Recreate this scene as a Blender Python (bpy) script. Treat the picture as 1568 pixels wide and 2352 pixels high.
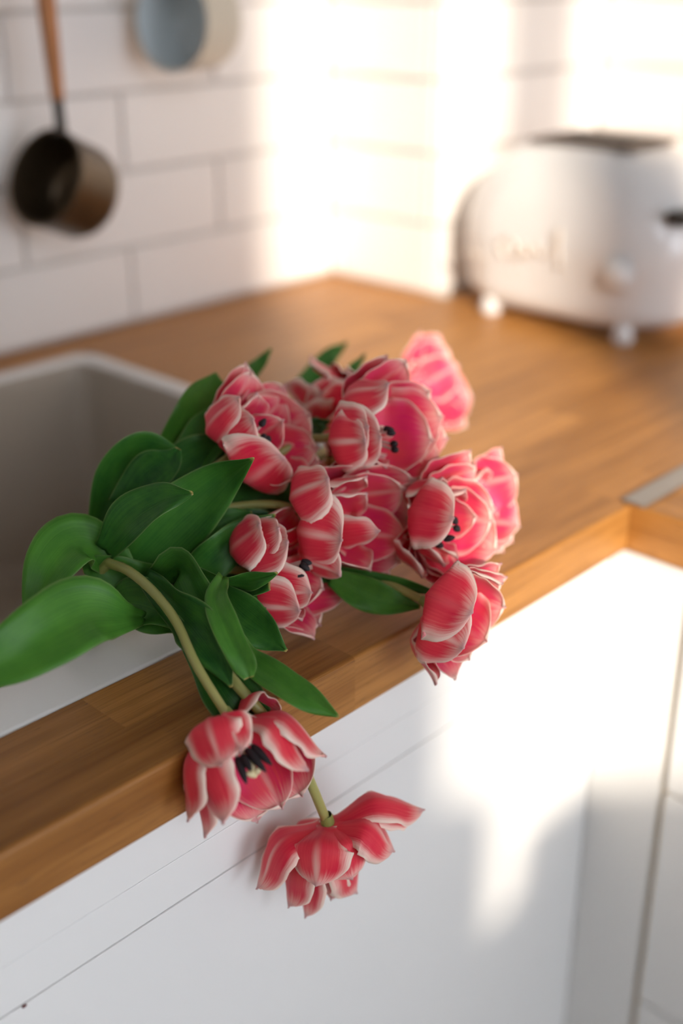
import bpy, bmesh, math, random
from mathutils import Vector, Matrix, noise
random.seed(7)
for o in list(bpy.data.objects):
    bpy.data.objects.remove(o, do_unlink=True)
SC = bpy.context.scene
COL = SC.collection

# ------------------------------------------------------------------ camera, light, exposure
CAM = Vector((-0.6998, -0.3923, 0.3486))
FPX = 2830.0
YAW, PITCH, ROLL = math.radians(46.31), math.radians(-24.47), math.radians(-0.13)
FWD = Vector((math.sin(YAW) * math.cos(PITCH), math.cos(YAW) * math.cos(PITCH), math.sin(PITCH)))
RGT = Vector((math.cos(YAW), -math.sin(YAW), 0))
UPV = RGT.cross(FWD)
RGT, UPV = RGT * math.cos(ROLL) + UPV * math.sin(ROLL), UPV * math.cos(ROLL) - RGT * math.sin(ROLL)
cd = bpy.data.cameras.new('camera')
cam = bpy.data.objects.new('camera', cd)
COL.objects.link(cam)
cam.matrix_world = Matrix(((RGT.x, UPV.x, -FWD.x, CAM.x), (RGT.y, UPV.y, -FWD.y, CAM.y), (RGT.z, UPV.z, -FWD.z, CAM.z), (0, 0, 0, 1)))
cd.sensor_fit = 'VERTICAL'
cd.sensor_height = 36.0
cd.sensor_width = 24.0
cd.lens = FPX / 2352 * 36.0
cd.clip_start = 0.02
cd.dof.use_dof = True
cd.dof.focus_distance = 0.635
cd.dof.aperture_fstop = 2.45
SC.camera = cam

world = bpy.data.worlds.new('sky')
SC.world = world
world.use_nodes = True
bg = world.node_tree.nodes['Background']
bg.inputs[0].default_value = (0.86, 0.93, 1.03, 1)
bg.inputs[1].default_value = 5.3

SUN_AZ, SUN_EL = math.radians(34.9), math.radians(22.0)
sd = bpy.data.lights.new('sun', 'SUN')
sd.energy = 6.1
sd.color = (1.0, 0.88, 0.74)
sd.angle = math.radians(1.2)
sun = bpy.data.objects.new('sun', sd)
COL.objects.link(sun)
SDIR = Vector((math.sin(SUN_AZ) * math.cos(SUN_EL), math.cos(SUN_AZ) * math.cos(SUN_EL), -math.sin(SUN_EL)))
sun.rotation_euler = SDIR.to_track_quat('-Z', 'Y').to_euler()

SC.view_settings.view_transform = 'Standard'
SC.view_settings.look = 'None'
SC.view_settings.gamma = 1.0
SC.view_settings.use_curve_mapping = False
SC.view_settings.exposure = 0.0
SC.cycles.max_bounces = 10
SC.cycles.diffuse_bounces = 6
SC.cycles.use_denoising = True


# ------------------------------------------------------------------ helpers
def pt(px, py, d):
    """The point of the place seen in the photograph at (px, py), d metres along the lens axis."""
    return CAM + (FWD + RGT * ((px - 784) / FPX) - UPV * ((py - 1176) / FPX)) * d


def dm(d):
    return d if d < .66 else (.66 + (d - .66) * .42 if d < .80 else .7188 + (d - .80) * 1.79)


def pty(px, py, y):
    r = FWD + RGT * ((px - 784) / FPX) - UPV * ((py - 1176) / FPX)
    return CAM + r * ((y - CAM.y) / r.y)


def link(o, parent=None):
    COL.objects.link(o)
    if parent is not None:
        o.parent = parent
    return o


def mesh_obj(name, verts, faces, mats, parent=None, smooth=True, origin=None, uvs=None, fmat=None):
    me = bpy.data.meshes.new(name)
    if origin is not None:
        verts = [Vector(v) - origin for v in verts]
    me.from_pydata([tuple(v) for v in verts], [], faces)
    for m in (mats if isinstance(mats, (list, tuple)) else [mats]):
        me.materials.append(m)
    if uvs:
        ul = me.uv_layers.new(name='UVMap')
        for l in me.loops:
            ul.data[l.index].uv = uvs[l.vertex_index]
    if fmat:
        me.polygons.foreach_set('material_index', fmat)
    if smooth:
        me.polygons.foreach_set('use_smooth', [True] * len(me.polygons))
    me.update()
    return link(bpy.data.objects.new(name, me), parent)


def bm_obj(name, bm, mats, parent=None, smooth=False):
    me = bpy.data.meshes.new(name)
    bmesh.ops.recalc_face_normals(bm, faces=bm.faces)
    bm.to_mesh(me)
    bm.free()
    for m in (mats if isinstance(mats, (list, tuple)) else [mats]):
        me.materials.append(m)
    if smooth:
        me.polygons.foreach_set('use_smooth', [True] * len(me.polygons))
    return link(bpy.data.objects.new(name, me), parent)


def box_bm(x0, x1, y0, y1, z0, z1, bevel=0.0, seg=1):
    bm = bmesh.new()
    bmesh.ops.create_cube(bm, size=1.0)
    bmesh.ops.scale(bm, vec=(x1 - x0, y1 - y0, z1 - z0), verts=bm.verts)
    bmesh.ops.translate(bm, vec=((x0 + x1) / 2, (y0 + y1) / 2, (z0 + z1) / 2), verts=bm.verts)
    if bevel > 0:
        bmesh.ops.bevel(bm, geom=bm.edges[:], offset=bevel, segments=seg, affect='EDGES', profile=0.6)
    return bm


def box(name, x0, x1, y0, y1, z0, z1, mat, parent=None, bevel=0.0, seg=1):
    return bm_obj(name, box_bm(x0, x1, y0, y1, z0, z1, bevel, seg), mat, parent)


def tag(o, label=None, cat=None, group=None, kind=None):
    if label:
        o['label'] = label
    if cat:
        o['category'] = cat
    if group:
        o['group'] = group
    if kind:
        o['kind'] = kind
    return o


def empty(name, loc, label, cat, group=None):
    o = bpy.data.objects.new(name, None)
    o.empty_display_size = 0.02
    o.location = loc
    link(o)
    return tag(o, label, cat, group)


def catmull(P, n):
    """n+1 samples through the tuples P (any dimension)."""
    P = [tuple(p) for p in P]
    k = len(P) - 1
    out = []
    for i in range(n + 1):
        t = i / n * k
        j = min(int(t), k - 1)
        f = t - j
        p1, p2 = P[j], P[j + 1]
        p0 = P[j - 1] if j > 0 else tuple(2 * a - b for a, b in zip(p1, p2))
        p3 = P[j + 2] if j + 2 <= k else tuple(2 * b - a for a, b in zip(p1, p2))
        out.append(tuple(0.5 * (2 * b + (c - a) * f + (2 * a - 5 * b + 4 * c - d) * f * f + (3 * b - a - 3 * c + d) * f ** 3)
                         for a, b, c, d in zip(p0, p1, p2, p3)))
    return out


def tube(name, pts, radii, mat, parent=None, seg=12, origin=None, n=None):
    """A round bar through pts; its ends are closed."""
    if n:
        s = catmull([(*p, r) for p, r in zip(pts, radii)], n)
        pts = [Vector(q[:3]) for q in s]
        radii = [q[3] for q in s]
    pts = [Vector(p) for p in pts]
    V, F, UV = [], [], []
    up = None
    for i, p in enumerate(pts):
        t = (pts[min(i + 1, len(pts) - 1)] - pts[max(i - 1, 0)]).normalized()
        if up is None:
            up = t.orthogonal().normalized()
        up = (up - t * up.dot(t)).normalized()
        b = t.cross(up)
        for k in range(seg):
            a = 2 * math.pi * k / seg
            V.append(p + (up * math.cos(a) + b * math.sin(a)) * radii[i])
            UV.append((k / seg, i / (len(pts) - 1)))
    m = len(pts)
    for i in range(m - 1):
        for k in range(seg):
            F.append((i * seg + k, i * seg + (k + 1) % seg, (i + 1) * seg + (k + 1) % seg, (i + 1) * seg + k))
    F.append(tuple(range(seg))[::-1])
    F.append(tuple((m - 1) * seg + k for k in range(seg)))
    return mesh_obj(name, V, F, mat, parent, origin=origin, uvs=UV)


def lathe(name, prof, c, axis, mat, parent=None, seg=40, origin=None):
    """prof: (distance along axis, radius) pairs."""
    axis = axis.normalized()
    u = axis.orthogonal().normalized()
    w = axis.cross(u)
    V, F = [], []
    for h, r in prof:
        for k in range(seg):
            a = 2 * math.pi * k / seg
            V.append(c + axis * h + (u * math.cos(a) + w * math.sin(a)) * max(r, 1e-5))
    for i in range(len(prof) - 1):
        for k in range(seg):
            F.append((i * seg + k, i * seg + (k + 1) % seg, (i + 1) * seg + (k + 1) % seg, (i + 1) * seg + k))
    return mesh_obj(name, V, F, mat, parent, origin=origin)


# ------------------------------------------------------------------ materials
class NT:
    """Small helper for node graphs."""

    def __init__(self, name):
        self.m = bpy.data.materials.new(name)
        self.m.use_nodes = True
        self.t = self.m.node_tree
        self.p = self.t.nodes['Principled BSDF']
        self.out = self.t.nodes['Material Output']

    def n(self, kind, **kw):
        nd = self.t.nodes.new(kind)
        for k, v in kw.items():
            setattr(nd, k, v)
        return nd

    def set(self, sock, v):
        if hasattr(v, 'is_linked') or isinstance(v, bpy.types.NodeSocket):
            self.t.links.new(v, sock)
        else:
            sock.default_value = v

    def math(self, op, a, b=0.0, clamp=False):
        nd = self.n('ShaderNodeMath', operation=op, use_clamp=clamp)
        self.set(nd.inputs[0], a)
        self.set(nd.inputs[1], b)
        return nd.outputs[0]

    def smooth(self, x, lo, hi):
        nd = self.n('ShaderNodeMapRange', interpolation_type='SMOOTHSTEP')
        self.set(nd.inputs[0], x)
        nd.inputs[1].default_value = lo
        nd.inputs[2].default_value = hi
        return nd.outputs[0]

    def mix(self, f, a, b):
        nd = self.n('ShaderNodeMix', data_type='RGBA')
        self.set(nd.inputs[0], f)
        self.set(nd.inputs[6], a)
        self.set(nd.inputs[7], b)
        return nd.outputs[2]

    def noise(self, vec, scale, detail=3.0, rough=0.5):
        nd = self.n('ShaderNodeTexNoise')
        self.set(nd.inputs['Vector'], vec)
        nd.inputs['Scale'].default_value = scale
        nd.inputs['Detail'].default_value = detail
        nd.inputs['Roughness'].default_value = rough
        return nd.outputs['Fac']

    def comb(self, x, y, z):
        nd = self.n('ShaderNodeCombineXYZ')
        for i, v in enumerate((x, y, z)):
            self.set(nd.inputs[i], v)
        return nd.outputs[0]

    def bump(self, h, strength=0.2, dist=0.001):
        nd = self.n('ShaderNodeBump')
        self.set(nd.inputs['Height'], h)
        nd.inputs['Strength'].default_value = strength
        nd.inputs['Distance'].default_value = dist
        self.t.links.new(nd.outputs[0], self.p.inputs['Normal'])
        return nd.outputs[0]


def rgb(r, g, b):
    return (r, g, b, 1.0)


def plain(name, col, rough=0.5, metal=0.0, var=0.03, scale=18.0, spec=0.5, coat=0.0):
    k = NT(name)
    tc = k.n('ShaderNodeTexCoord')
    f = k.noise(tc.outputs['Object'], scale, 4.0)
    dark = tuple(c * (1 - var) for c in col[:3]) + (1,)
    lite = tuple(min(1, c * (1 + var)) for c in col[:3]) + (1,)
    k.set(k.p.inputs['Base Color'], k.mix(f, dark, lite))
    k.p.inputs['Roughness'].default_value = rough
    k.p.inputs['Metallic'].default_value = metal
    k.p.inputs['Specular IOR Level'].default_value = spec
    k.p.inputs['Coat Weight'].default_value = coat
    return k.m


def wood(name, along):
    k = NT(name)
    tc = k.n('ShaderNodeTexCoord')
    oi = k.n('ShaderNodeObjectInfo')
    rnd = oi.outputs['Random']
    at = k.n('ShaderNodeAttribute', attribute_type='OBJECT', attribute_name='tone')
    sep = k.n('ShaderNodeSeparateXYZ')
    k.set(sep.inputs[0], tc.outputs['Object'])
    ox = k.math('MULTIPLY', rnd, 37.0)
    a, b, c = (sep.outputs[0], sep.outputs[1], sep.outputs[2])
    if along == 'Y':
        a, b = b, a
    # a runs along the grain
    v = k.comb(k.math('ADD', k.math('MULTIPLY', a, 2.2), ox), k.math('MULTIPLY', b, 38.0), k.math('MULTIPLY', c, 38.0))
    g1 = k.noise(v, 1.6, 4.0, 0.6)
    v2 = k.comb(k.math('ADD', k.math('MULTIPLY', a, 14.0), ox), k.math('MULTIPLY', b, 420.0), k.math('MULTIPLY', c, 420.0))
    g2 = k.noise(v2, 1.0, 3.0, 0.6)
    v3 = k.comb(k.math('ADD', k.math('MULTIPLY', a, 60.0), ox), k.math('MULTIPLY', b, 900.0), k.math('MULTIPLY', c, 900.0))
    pores = k.smooth(k.noise(v3, 1.0, 2.0, 0.5), 0.66, 0.74)
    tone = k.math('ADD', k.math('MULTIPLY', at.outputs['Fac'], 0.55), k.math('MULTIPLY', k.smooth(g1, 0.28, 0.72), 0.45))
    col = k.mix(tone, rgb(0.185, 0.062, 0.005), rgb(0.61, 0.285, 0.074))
    col = k.mix(k.math('MULTIPLY', k.smooth(g2, 0.45, 0.75), 0.45), col, rgb(0.18, 0.066, 0.010))
    col = k.mix(k.math('MULTIPLY', pores, 0.6), col, rgb(0.07, 0.03, 0.012))
    v4 = k.comb(k.math('ADD', k.math('MULTIPLY', a, 26.0), ox), k.math('MULTIPLY', b, 1500.0), k.math('MULTIPLY', c, 1500.0))
    g3 = k.noise(v4, 1.0, 2.0, 0.6)
    col = k.mix(k.math('MULTIPLY', k.smooth(g3, 0.50, 0.72), 0.40), col, rgb(0.10, 0.038, 0.008))
    k.set(k.p.inputs['Base Color'], col)
    k.set(k.p.inputs['Roughness'], k.math('ADD', 0.36, k.math('MULTIPLY', g2, 0.14)))
    k.p.inputs['Specular IOR Level'].default_value = 0.36
    k.bump(k.math('ADD', g2, k.math('MULTIPLY', pores, -1.0)), 0.12, 0.0006)
    return k.m


def petal_mat(name, core, core2, edge, lo, hi, ribf, inner):
    k = NT(name)
    uvn = k.n('ShaderNodeUVMap')
    sep = k.n('ShaderNodeSeparateXYZ')
    k.set(sep.inputs[0], uvn.outputs[0])
    u, v = sep.outputs[0], sep.outputs[1]
    rnd = k.n('ShaderNodeObjectInfo').outputs['Random']
    e = k.math('ABSOLUTE', k.math('SUBTRACT', k.math('MULTIPLY', u, 2.0), 1.0))
    off = k.math('MULTIPLY', rnd, 53.0)
    st = k.math('SUBTRACT', k.noise(k.comb(k.math('MULTIPLY', u, 42.0), k.math('MULTIPLY', v, 2.0), off), 1.0, 4.0, 0.65), 0.5)
    bl = k.math('SUBTRACT', k.noise(k.comb(k.math('MULTIPLY', u, 2.2), k.math('MULTIPLY', v, 2.2), off), 1.0, 2.0), 0.5)
    ef = k.math('ADD', k.math('ADD', e, k.math('MULTIPLY', st, 0.36)), k.math('MULTIPLY', bl, 0.28))
    edge_t = k.smooth(ef, lo, hi)
    tip_t = k.math('MULTIPLY', k.smooth(k.math('ADD', v, k.math('MULTIPLY', st, 0.28)), 0.76, 1.04), 0.8)
    cream = k.math('SUBTRACT', 1.0, k.math('MULTIPLY', k.math('SUBTRACT', 1.0, edge_t), k.math('SUBTRACT', 1.0, tip_t)))
    rib = k.math('MULTIPLY', k.math('SUBTRACT', 1.0, k.smooth(k.math('ADD', e, k.math('MULTIPLY', st, 0.12)), 0.0, 0.15)), k.smooth(v, 0.25, 0.75))
    rib = k.math('MULTIPLY', rib, k.math('MULTIPLY', k.smooth(rnd, 0.1, 0.6), ribf))
    cmix = k.mix(k.math('ADD', k.math('ADD', 0.5, k.math('MULTIPLY', st, 1.4)), k.math('MULTIPLY', bl, 1.6), True), core, core2)
    col = k.mix(k.math('MAXIMUM', cream, rib), cmix, edge)
    base_t = k.math('SUBTRACT', 1.0, k.smooth(v, 0.01, 0.11))
    col = k.mix(k.math('MULTIPLY', base_t, 0.25 if inner else 0.08), col, rgb(0.85, 0.74, 0.55) if not inner else rgb(0.9, 0.72, 0.82))
    pur = k.math('MULTIPLY', k.smooth(v, 0.90, 1.0), k.math('SUBTRACT', 1.0, k.smooth(e, 0.1, 0.6)))
    col = k.mix(k.math('MULTIPLY', pur, 0.4), col, rgb(0.33, 0.07, 0.17))
    k.set(k.p.inputs['Base Color'], col)
    k.p.inputs['Roughness'].default_value = 0.48
    k.p.inputs['Specular IOR Level'].default_value = 0.32
    k.p.inputs['Sheen Weight'].default_value = 0.12
    b = k.bump(st, 0.22, 0.0006)
    tr = k.n('ShaderNodeBsdfTranslucent')
    k.set(tr.inputs['Color'], col)
    k.t.links.new(b, tr.inputs['Normal'])
    ms = k.n('ShaderNodeMixShader')
    ms.inputs[0].default_value = 0.14
    k.t.links.new(k.p.outputs[0], ms.inputs[1])
    k.t.links.new(tr.outputs[0], ms.inputs[2])
    k.t.links.new(ms.outputs[0], k.out.inputs[0])
    return k.m


def leaf_mat(name, c0, c1, edge):
    k = NT(name)
    uvn = k.n('ShaderNodeUVMap')
    sep = k.n('ShaderNodeSeparateXYZ')
    k.set(sep.inputs[0], uvn.outputs[0])
    u, v = sep.outputs[0], sep.outputs[1]
    rnd = k.n('ShaderNodeObjectInfo').outputs['Random']
    tone_ = k.n('ShaderNodeAttribute', attribute_type='OBJECT', attribute_name='tone').outputs['Fac']
    off = k.math('MULTIPLY', rnd, 41.0)
    e = k.math('ABSOLUTE', k.math('SUBTRACT', k.math('MULTIPLY', u, 2.0), 1.0))
    vein = k.noise(k.comb(k.math('MULTIPLY', u, 70.0), k.math('MULTIPLY', v, 1.5), off), 1.0, 3.0, 0.6)
    blot = k.noise(k.comb(k.math('MULTIPLY', u, 3.0), k.math('MULTIPLY', v, 6.0), off), 1.0, 4.0, 0.6)
    tone = k.math('ADD', k.math('ADD', k.math('MULTIPLY', k.smooth(vein, 0.25, 0.75), 0.22), k.math('MULTIPLY', blot, 0.62)), k.math('MULTIPLY', k.math('SUBTRACT', tone_, 0.5), 0.85), True)
    col = k.mix(tone, c0, c1)
    col = k.mix(k.math('MULTIPLY', k.smooth(e, 0.93, 1.0), 0.6), col, edge)
    tipc = k.smooth(v, 0.975, 1.0)
    col = k.mix(tipc, col, rgb(0.38, 0.30, 0.08))
    k.set(k.p.inputs['Base Color'], col)
    k.p.inputs['Roughness'].default_value = 0.38
    k.p.inputs['Specular IOR Level'].default_value = 0.28
    b = k.bump(vein, 0.18, 0.0008)
    tr = k.n('ShaderNodeBsdfTranslucent')
    k.set(tr.inputs['Color'], k.mix(0.5, col, rgb(0.20, 0.42, 0.03)))
    ms = k.n('ShaderNodeMixShader')
    ms.inputs[0].default_value = 0.16
    k.t.links.new(k.p.outputs[0], ms.inputs[1])
    k.t.links.new(tr.outputs[0], ms.inputs[2])
    k.t.links.new(ms.outputs[0], k.out.inputs[0])
    return k.m


def stem_mat(name):
    k = NT(name)
    uvn = k.n('ShaderNodeUVMap')
    sep = k.n('ShaderNodeSeparateXYZ')
    k.set(sep.inputs[0], uvn.outputs[0])
    f = k.noise(k.comb(k.math('MULTIPLY', sep.outputs[0], 9.0), k.math('MULTIPLY', sep.outputs[1], 3.0), 0.0), 1.0, 3.0)
    col = k.mix(k.math('ADD', k.math('MULTIPLY', f, 0.6), k.math('MULTIPLY', sep.outputs[1], 0.5), True), rgb(0.15, 0.22, 0.045), rgb(0.42, 0.38, 0.13))
    k.set(k.p.inputs['Base Color'], col)
    k.p.inputs['Roughness'].default_value = 0.4
    k.p.inputs['Subsurface Weight'].default_value = 0.15
    k.p.inputs['Subsurface Radius'].default_value = (0.003, 0.003, 0.001)
    return k.m


M = {}
M['paint'] = plain('white_cabinet_paint', rgb(0.80, 0.80, 0.79), 0.38, var=0.012, scale=9)
M['wall'] = plain('white_wall_paint', rgb(0.80, 0.78, 0.75), 0.8, var=0.02)
M['ceil'] = plain('ceiling_boards', rgb(0.20, 0.15, 0.11), 0.8, var=0.15)
M['grout'] = plain('pale_grout', rgb(0.64, 0.60, 0.56), 0.9, var=0.06, scale=120)
M['tile'] = plain('white_glazed_tile', rgb(0.83, 0.80, 0.775), 0.30, var=0.02, scale=14, spec=0.45)
M['floor'] = plain('floor_boards', rgb(0.34, 0.28, 0.22), 0.5, var=0.15, scale=6)
M['cavity'] = plain('shaded_carcass_board', rgb(0.74, 0.60, 0.42), 0.8, var=0.05)
M['ceramic'] = plain('white_ceramic', rgb(0.82, 0.81, 0.79), 0.18, var=0.01, scale=8)
M['basin_shade'] = plain('shaded_ceramic_inside', rgb(0.40, 0.345, 0.285), 0.25, var=0.02, scale=8)  # sink inside coloured darker than the rim; the colour carries its shade
M['steel'] = plain('brushed_steel', rgb(0.42, 0.40, 0.37), 0.45, metal=1.0, var=0.05, scale=60)
M['chrome'] = plain('chrome', rgb(0.80, 0.80, 0.79), 0.16, metal=1.0, var=0.01)
M['enamel'] = plain('white_toaster_enamel', rgb(0.77, 0.77, 0.77), 0.16, var=0.01, scale=6, coat=0.4)
M['black'] = plain('slot_shade', rgb(0.015, 0.013, 0.012), 0.6, var=0.1)
M['crumb'] = plain('dried_petal', rgb(0.10, 0.01, 0.012), 0.7, var=0.2, scale=900)
M['plate'] = plain('dark_brown_slot_plate', rgb(0.16, 0.11, 0.075), 0.4, metal=0.4, var=0.1)
M['nickel'] = plain('warm_satin_nickel', rgb(0.74, 0.68, 0.62), 0.55, metal=0.4, var=0.03)
M['bronze'] = plain('aged_bronze', rgb(0.10, 0.070, 0.042), 0.36, metal=0.75, var=0.35, scale=50)
M['copper'] = plain('copper_handle', rgb(0.40, 0.165, 0.060), 0.45, metal=0.3, var=0.12, scale=40)
M['tin'] = plain('grey_tinned_metal', rgb(0.50, 0.475, 0.41), 0.45, metal=0.3, var=0.08, scale=30)
M['tin_in'] = plain('blue_grey_enamel', rgb(0.60, 0.66, 0.68), 0.30, var=0.06, scale=30)
M['dark_iron'] = plain('dark_iron', rgb(0.05, 0.047, 0.043), 0.45, metal=0.6, var=0.2, scale=60)
M['wood_x'] = wood('oiled_wood_stave', 'X')
M['wood_y'] = wood('oiled_wood_stave_across', 'Y')
M['pet_out'] = petal_mat('tulip_petal_outside', rgb(0.76, 0.009, 0.052), rgb(0.90, 0.065, 0.085), rgb(0.99, 0.79, 0.67), 0.50, 0.99, 0.60, False)
M['pet_in'] = petal_mat('tulip_petal_inside', rgb(0.82, 0.022, 0.150), rgb(0.88, 0.080, 0.10), rgb(0.95, 0.64, 0.52), 0.70, 1.15, 0.45, True)
M['leaf_out'] = leaf_mat('tulip_leaf_outside', rgb(0.014, 0.085, 0.012), rgb(0.150, 0.320, 0.040), rgb(0.22, 0.34, 0.10))
M['leaf_in'] = leaf_mat('tulip_leaf_inside', rgb(0.007, 0.070, 0.012), rgb(0.115, 0.340, 0.040), rgb(0.20, 0.32, 0.10))
M['stem'] = stem_mat('tulip_stem')
M['anther'] = plain('black_anther', rgb(0.018, 0.013, 0.016), 0.7, var=0.4, scale=900)
M['pistil'] = plain('cream_pistil', rgb(0.78, 0.66, 0.38), 0.5, var=0.08, scale=300)
M['filament'] = plain('pale_filament', rgb(0.62, 0.42, 0.36), 0.5, var=0.1, scale=300)

# ------------------------------------------------------------------ the room
YW, XC, YC, XR = 0.617, 0.338, 0.4565, 0.64      # tiled wall, its projecting corner, right wall
ZF, ZC = -0.90, 2.05
XL, YF = -2.6, -2.1                               # left wall, window wall
T = 0.008                                         # tile thickness proud of the backing


def struct(o):
    return tag(o, kind='structure')


struct(box('floor', XL - .1, XR + .1, YF - .15, YW + .1, ZF - .05, ZF, M['floor']))
struct(box('ceiling', XL - .1, XR + .1, YF - .15, YW + .1, ZC, ZC + .05, M['ceil']))
wall_back = struct(box('wall_back', XL, XC + .05, YW + T * .75, YW + .10, ZF, ZC, M['grout']))
wall_corner = struct(box('wall_corner', XC + T * .75, XR + .1, YC + T * .75, YW + .10, ZF, ZC, M['grout']))
wall_right = struct(box('wall_right', XR + T * .75, XR + .12, YF, YC + .05, ZF, ZC, M['grout']))
struct(box('wall_left', XL - .1, XL, YF, YW + .1, ZF, ZC, M['wall']))

W1 = (-1.732, -0.62, 0.735, 1.95)    # x0, x1, z0, z1 : the window the sun comes through
W2 = (-0.45, 0.55, -0.80, 0.86)    # the glazed door to the garden
# window wall behind the camera: pieces round two openings
wf = box('wall_front', XL, W1[0], YF - .12, YF, ZF, ZC, M['wall'])
struct(wf)
box('wall_panel', W1[0], W1[1], YF - .12, YF, ZF, W1[2], M['wall'], wf)
box('wall_panel', W1[0], W1[1], YF - .12, YF, W1[3], ZC, M['wall'], wf)
box('wall_panel', W1[1], W2[0], YF - .12, YF, ZF, ZC, M['wall'], wf)
box('wall_panel', W2[0], W2[1], YF - .12, YF, W2[3], ZC, M['wall'], wf)
box('wall_panel', W2[0], W2[1], YF - .12, YF, ZF, W2[2], M['wall'], wf)
box('wall_panel', W2[1], XR, YF - .12, YF, ZF, ZC, M['wall'], wf)

win = struct(box('window_1', W1[0], W1[0] + .02, YF - .09, YF - .05, W1[2], W1[3], M['paint']))
box('frame', W1[0], W1[1], YF - .09, YF - .05, W1[3] - .04, W1[3], M['paint'], win)
box('shadow_block', W1[0] + .01, W1[0] + .072, YF - .10, YF - .04, W1[2], W1[2] + .165, M['paint'], win)  # unseen block added to notch the lower left of the sun patch
box('shadow_block', -1.585, W1[1], YF - .10, YF - .04, W1[2], W1[2] + .082, M['paint'], win)  # unseen block added to raise the lower edge of the sun patch
box('mullion', -1.372, -1.262, YF - .09, YF - .05, W1[2], W1[3], M['paint'], win)

# tiles in running bond
TW, TH, G = 0.2415, 0.0744, 0.0042
tile_cache = {}


def tile(parent, w, h, loc, axis):
    """One glazed tile, w wide, facing -Y (axis 'X') or -X (axis 'Y')."""
    key = (round(w, 4), round(h, 4), axis)
    if key not in tile_cache:
        bm = box_bm(-w / 2, w / 2, -T / 2, T / 2, -h / 2, h / 2, 0.0012, 2)
        if axis == 'Y':
            bmesh.ops.rotate(bm, cent=(0, 0, 0), matrix=Matrix.Rotation(math.pi / 2, 3, 'Z'), verts=bm.verts)
        me = bpy.data.meshes.new('tile')
        bm.to_mesh(me)
        bm.free()
        me.materials.append(M['tile'])
        tile_cache[key] = me
    o = bpy.data.objects.new('tile', tile_cache[key])
    link(o, parent)
    r = random.uniform
    o.location = loc
    o.rotation_euler = (r(-.004, .004), r(-.002, .002), r(-.004, .004))
    return o


def tiled(parent, a0, a1, anchor, face, axis, rows, first=0):
    for i in range(rows):
        z = 0.003 + TH * (i + .5)
        s = anchor + (TW / 2 if (i + first) % 2 else 0.0)
        k = math.floor((a0 - s) / TW)
        x = s + k * TW
        while x < a1 - 1e-6:
            l, r = max(x, a0), min(x + TW, a1)
            if r - l > 0.012:
                w = r - l - G
                c = (l + r) / 2
                loc = (c, face + T / 2, z) if axis == 'X' else (face + T / 2, c, z)
                tile(parent, w, TH - G, loc, axis)
            x += TW


tiled(wall_back, -0.80, XC, 0.0500, YW, 'X', 8)
tiled(wall_corner, YC + T, YW, YC + .02, XC, 'Y', 8, 1)
tiled(wall_corner, XC, XR, XC, YC, 'X', 8)
tiled(wall_right, -0.55, YC, YC, XR, 'Y', 8, 1)

# ------------------------------------------------------------------ worktops of glued staves
TC = 0.0355
SINK = (-0.665, -0.042, 0.0745, 0.574)
# The long worktop, its front edge on y = 0; staves run along X
ctr = empty('worktop', (0, 0.3, -TC), 'long oiled wooden worktop of glued staves round the sink', 'worktop')


rs = random.Random(21)


def stave(parent, x0, x1, y0, y1, mat, round_edge=None):
    """A glued stave; round_edge names the side ('y0', 'x0') whose arris is eased."""
    bm = box_bm(x0, x1, y0, y1, -TC, 0.0)
    fine, big = [], []
    for e in bm.edges:
        a, b = e.verts[0].co, e.verts[1].co
        top = a.z > -1e-6 and b.z > -1e-6
        bot = a.z < -TC + 1e-6 and b.z < -TC + 1e-6
        hit = (round_edge == 'y0' and abs(a.y - y0) < 1e-6 and abs(b.y - y0) < 1e-6) or \
              (round_edge == 'x0' and abs(a.x - x0) < 1e-6 and abs(b.x - x0) < 1e-6)
        if hit and (top or bot):
            big.append(e)
        elif top:
            fine.append(e)
    if big:
        bmesh.ops.bevel(bm, geom=big, offset=0.0022, segments=3, affect='EDGES', profile=0.5)
    else:
        bmesh.ops.bevel(bm, geom=fine, offset=0.00022, segments=1, affect='EDGES')
    c = Vector(((x0 + x1) / 2, (y0 + y1) / 2, -TC / 2))
    bmesh.ops.translate(bm, vec=-c, verts=bm.verts)
    o = bm_obj('stave', bm, mat, parent)
    front = y1 < .08 and x1 < .02 and mat is M['wood_x']  # front staves get darker colour, carrying the shade at the front left
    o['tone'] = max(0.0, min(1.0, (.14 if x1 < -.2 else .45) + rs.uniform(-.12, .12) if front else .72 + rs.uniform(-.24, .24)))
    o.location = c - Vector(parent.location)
    return o


rows_y = [0.0, 0.0372, 0.0742]
while rows_y[-1] < 0.56:
    rows_y.append(rows_y[-1] + 0.0416)
rows_y[-1] = 0.5743
rows_y.append(YW + 0.004)
for i in range(len(rows_y) - 1):
    y0, y1 = rows_y[i], rows_y[i + 1]
    inside = y0 > 0.074 and y1 < 0.5745
    lo = SINK[1] + .0006 if inside else -0.95
    hi = XC + T if y0 > YC - .02 else XR
    if i >= 1 and y1 <= YC + .03 or True:
        x = lo
        first = True
        while x < hi - 1e-6:
            L = rs.uniform(0.26, 0.62) if not first else rs.uniform(0.12, 0.5)
            if i == 1 and first:
                L = 0.95 - 0.405                     # the butt joint one sees beside the sink
            if hi - (x + L) < 0.10:
                L = hi - x
            r = 'y0' if i == 0 else None
            xe = min(x + L, hi)
            if r and x < 0 < xe:
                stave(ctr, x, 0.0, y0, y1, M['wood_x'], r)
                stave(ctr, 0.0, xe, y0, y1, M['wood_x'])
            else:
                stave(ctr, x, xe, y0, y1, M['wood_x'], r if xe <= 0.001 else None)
            x = xe
            first = False

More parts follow.
